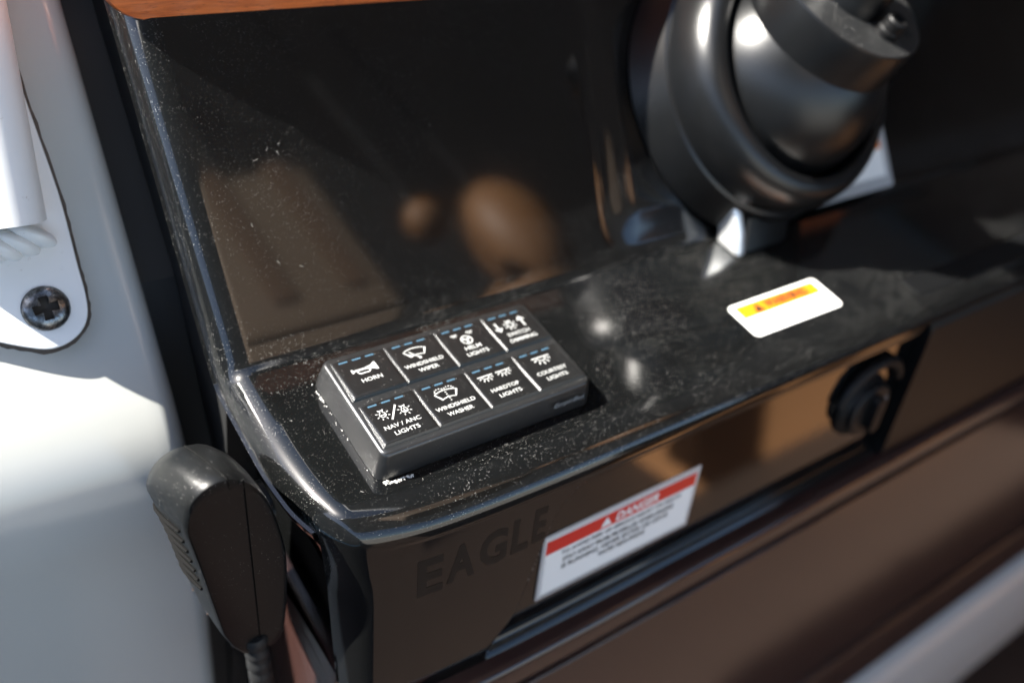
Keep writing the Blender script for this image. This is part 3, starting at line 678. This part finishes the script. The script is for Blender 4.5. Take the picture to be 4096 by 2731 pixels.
# ------------------------------------------------------------------ handheld microphone
mo = Vector((-0.062, -0.004, -0.05))
mic = thing("handheld_microphone", "black handheld radio microphone hanging at the console's left side", "microphone", Matrix.Translation(mo))
outA = [(-0.0790, 0.000), (-0.0782, 0.008), (-0.0758, 0.0145), (-0.0715, 0.0190), (-0.0660, 0.0205), (-0.0605, 0.0185), (-0.0545, 0.0115), (-0.0500, 0.0020), (-0.0462, -0.0110), (-0.0430, -0.0260), (-0.0408, -0.0400), (-0.0396, -0.0620), (-0.0394, -0.0900), (-0.0405, -0.1030), (-0.0440, -0.1090), (-0.0545, -0.1115), (-0.0655, -0.0900), (-0.0700, -0.0600), (-0.0750, -0.0250), (-0.0775, -0.0100)]
outA = smooth_closed([(1.03 * x + 0.0039, 1.03 * z - 0.0081) for x, z in outA], 1)
cA = (-0.058, -0.054)
def sec(y, sx, dzt, dxl=0.0, dxr=0.0):
    o = []
    for x, z in outA:
        X = cA[0] + (x - cA[0]) * sx; Z = cA[1] + (z - cA[1]) * sx
        top = sstep(-0.06, 0.01, z); Z -= dzt * top
        if x < cA[0]: X -= dxl * sstep(-0.058, -0.066, x)
        else: X += dxr
        o.append((X, y, Z))
    return o
secs = [sec(-0.0246, 0.90, 0.0), sec(-0.0252, 0.955, 0.0), sec(-0.0246, 0.99, 0.0), sec(-0.0231, 1.0, 0.0003, .0003), sec(-0.018, 1.0, 0.0018, .0012), sec(-0.008, 1.0, 0.0062, .0027), sec(0.002, 1.0, 0.0125, .0036), sec(0.010, 0.985, 0.0185, .0032), sec(0.016, 0.95, 0.026, .0015), sec(0.019, 0.86, 0.035)]
v, f = loft(secs); bodyv, bodyf = v, [q for q in f]; mesh_obj("body", rel(v, mo), f, M_MIC, mic, smooth=42)
# seam line over the top and down the near side
mb = MB(); pth = []
for s in secs[::-1][1:]:
    tops = max(s, key=lambda p: p[2]); pth.append(Vector((tops[0] + 0.0035, tops[1], tops[2] + 0.0000)))
for t in (0.03, 0.1, 0.2, 0.4, 0.6, 0.8, 0.95): pth.append(Vector((-0.0600 + 0.0035 + 0.0085 * t, -0.02495, 0.0130 - 0.128 * t)))
v, f = tube(pth, 0.00028, 6); mesh_obj("seam", rel(v, mo), f, M_SLOT, mic, smooth=40)
# slanted sound slots on the lit left flank
from mathutils.bvhtree import BVHTree
bvh = BVHTree.FromPolygons([Vector(p) for p in bodyv], bodyf)
def flank(y, z):
    h = bvh.ray_cast(Vector((-0.2, y, z)), Vector((1, 0, 0)))[0]; return h if h else Vector((-0.06, y, z))
for j in range(7):
    pth = [flank(0.009 - 0.029 * q, -0.034 - 0.0072 * j + 0.019 * q) for q in (0, .2, .4, .6, .8, 1)]
    pth = [p + Vector((-0.0004, 0, 0)) for p in pth]
    v, f = tube(pth, [0.0005, 0.0010, 0.0011, 0.0011, 0.0009, 0.0006], 6); mesh_obj("sound_slot", rel(v, mo), f, M_SLOT, mic, smooth=40)
for j in range(2):
    p = flank(0.004 - 0.012 * j, -0.094 - 0.003 * j) + Vector((-0.0002, 0, 0)); v, f = bx(p, 0.0004, 0.0010, 0.0024); mesh_obj("metal_contact", rel(v, mo), f, M_CHROME, mic, smooth=0)
# strain relief and cord
pth = [Vector((-0.0500, -0.022, -0.108)).lerp(Vector((-0.0450, -0.028, -0.185)), t / 40) for t in range(41)]
v, f = tube(pth, [0.0046 + (0.0009 if (k % 5) in (1, 2, 3) else 0) for k in range(41)], 16); mesh_obj("strain_relief", rel(v, mo), f, M_RUB, mic, smooth=40)
pth = [Vector((-0.0450, -0.028, -0.185)) + Vector((0.004 * t, 0.002 * t * t, -0.02 * t)) for t in range(8)]
v, f = tube(pth, 0.0032, 10); mesh_obj("cord", rel(v, mo), f, M_RUB, mic, smooth=40)
# hook plate the microphone hangs on
hp = thing("microphone_hook", "black hook plate behind the microphone on the console's side", "hook", Matrix.Translation((-0.041, -0.012, -0.05)))
v, f = loft([[(x, y, z) for y, z in rrect(-0.004, 0.016, -0.024, 0.020, 0.007, 6)] for x in (0.0, 0.0022)]); mesh_obj("plate", v, f, M_MIC, hp, smooth=30)
v, f = tube([(-0.004, 0.008 * math.cos(R(a)), 0.006 + 0.008 * math.sin(R(a))) for a in range(180, 361, 15)], 0.0016, 8); mesh_obj("fork", v, f, M_MIC, hp, smooth=40)

# ------------------------------------------------------------------ unseen boat parts and added stand-ins around the camera, for reflections and shade
def plank_box(name, x0, x1, y0, y1, z0, z1, material, parent=None, r=0.03):
    v, f = loft([[(x, y, z0) for x, y in rrect(x0, x1, y0, y1, r, 4)], [(x, y, z1 - r * .6) for x, y in rrect(x0, x1, y0, y1, r, 4)], [(x, y, z1) for x, y in rrect(x0 + r * .6, x1 - r * .6, y0 + r * .6, y1 - r * .6, r * .6, 4)]])
    return mesh_obj(name, v, f, material, parent, smooth=40)
hpts = [(3.0, -1.9), (3.0, 1.6), (0.30, 1.6), (0.30, -0.22), (-1.30, -0.22), (-1.30, -1.9)]  # unseen roof outline, cut away to let sun reach the seat
v, f = loft([[(x, y, 1.0) for x, y in hpts], [(x, y, 1.08) for x, y in hpts]]); top = mesh_obj("hardtop", v, f, M_TOPWHITE, smooth=0); tag(top, "white hardtop roof over the helm", "hardtop")
deck = mesh_obj("deck", [(-1.0, -4.5, -0.90), (3.2, -4.5, -0.90), (3.2, 1.6, -0.90), (-1.0, 1.6, -0.90)], [(0, 1, 2, 3)], M_TEAK, smooth=0, kind="structure")
seam_ = mesh_obj("water", [(-6000, -6000, -1.8), (6000, -6000, -1.8), (6000, 6000, -1.8), (-6000, 6000, -1.8)], [(0, 1, 2, 3)], M_SEA, smooth=0, kind="structure")
def seat(x, y, label, wd):
    t = thing("helm_seat", label, "seat", Matrix.Translation((x, y, -0.90))); h = wd / 4
    plank_box("pedestal", -h, h, -0.22, 0.27, 0, 0.42, M_VINYL, t, 0.03); plank_box("cushion", -h - .02, h + .02, -0.26, 0.30, 0.42, 0.56, M_VINYL, t, 0.05)
    plank_box("backrest", -h, h, -0.36, -0.24, 0.56, 1.05, M_DARKV, t, 0.05)
    return t
seat(1.60, -1.15, "tan helm seat aft of the ignition switch", 2.1)
bench = plank_box("fill_bench", -1.2, 3.2, -3.4, -2.9, -0.90, 0.10, M_PALE, r=0.05); tag(bench, "pale unseen bench added across the aft end to bounce light", "bench")  # unseen, added to bounce fill light onto the front face
gun = plank_box("gunwale", -1.25, -1.20, -3.2, 3.0, -0.90, 0.35, M_WGEL, r=0.02); tag(gun, "white unseen gunwale added along the left side to block low sky", "gunwale")  # unseen, added to block low sky from the left
def hung(name, label, cat, x, y, z, prof):
    t = thing(name, label, cat, Matrix.Translation((x, y, z)))
    v, f = lathe(prof, 32); mesh_obj("body", v, f, M_VINYL, t, smooth=60)
    v, f = tube([(0, 0, prof[-1][1] - 0.002), (0, 0, 1.0 - z)], 0.0025, 8); mesh_obj("rope", v, f, M_RUB, t, smooth=40); return t
def ball(r, k=1.2): return [(max(.001, r * math.sin(math.pi * i / 12)), -r * k * math.cos(math.pi * i / 12)) for i in range(13)]
hung("reflection_ball", "small tan ball hung under the hardtop, added for its reflection", "reflection_ball", 0.39, -0.33, 0.45, ball(0.026)); hung("reflection_ball", "large tan ball hung under the hardtop, added for its reflection", "reflection_ball", 0.53, -0.38, 0.43, ball(0.058, 1.9))  # tan balls added as stand-ins for blobs reflected in the panel
cb = thing("reflection_box", "khaki strapped box hung under the hardtop, added for its reflection", "stand_in", Matrix.Translation((0.19, -0.34, 0.33)))  # box added as stand-in for a brown patch reflected in the panel
plank_box("body", -0.105, 0.085, -0.06, 0.06, -0.04, 0.21, mat("khaki_standin", (0.34, 0.25, 0.18), 0.8), cb, 0.02)
for q in (-0.035, 0.04):
    v, f = loft([[(q + a, b, z) for a, b in ((-.012, -.0625), (.012, -.0625), (.012, .0625), (-.012, .0625))] for z in (-0.002, 0.212)]); mesh_obj("strap", v, f, M_STRAP, cb, smooth=0)
v, f = tube([(0, 0, 0.208), (0, 0, 0.67)], 0.003, 8); mesh_obj("rope", v, f, M_RUB, cb, smooth=40)
shade_box = thing("shade_block", "unseen black box added on the upper console for its shade", "blocker", Matrix.Translation((0.32, 0.26, 0.165)))  # unseen box added to shade the right of helm and shelf
plank_box("casing", -0.29, 0.42, -0.02, 0.06, 0.0, 0.335, M_RUB, shade_box, 0.012); v, f = loft([[(x, y, z) for x, z in rrect(-0.265, 0.395, 0.025, 0.31, 0.005, 3)] for y in (-0.022, -0.019)]); mesh_obj("front_sheet", v, f, M_GELCLEAN, shade_box, smooth=0)
side = plank_box("starboard_blocker", 2.25, 2.32, -2.2, 1.6, -0.90, 0.98, mat("dark_brown_blocker", (0.05, 0.032, 0.026), 0.6), r=0.03); tag(side, "unseen dark brown wall added right of the helm to block sky", "cabin side")  # unseen wall added to keep sky out of the right-hand reflections
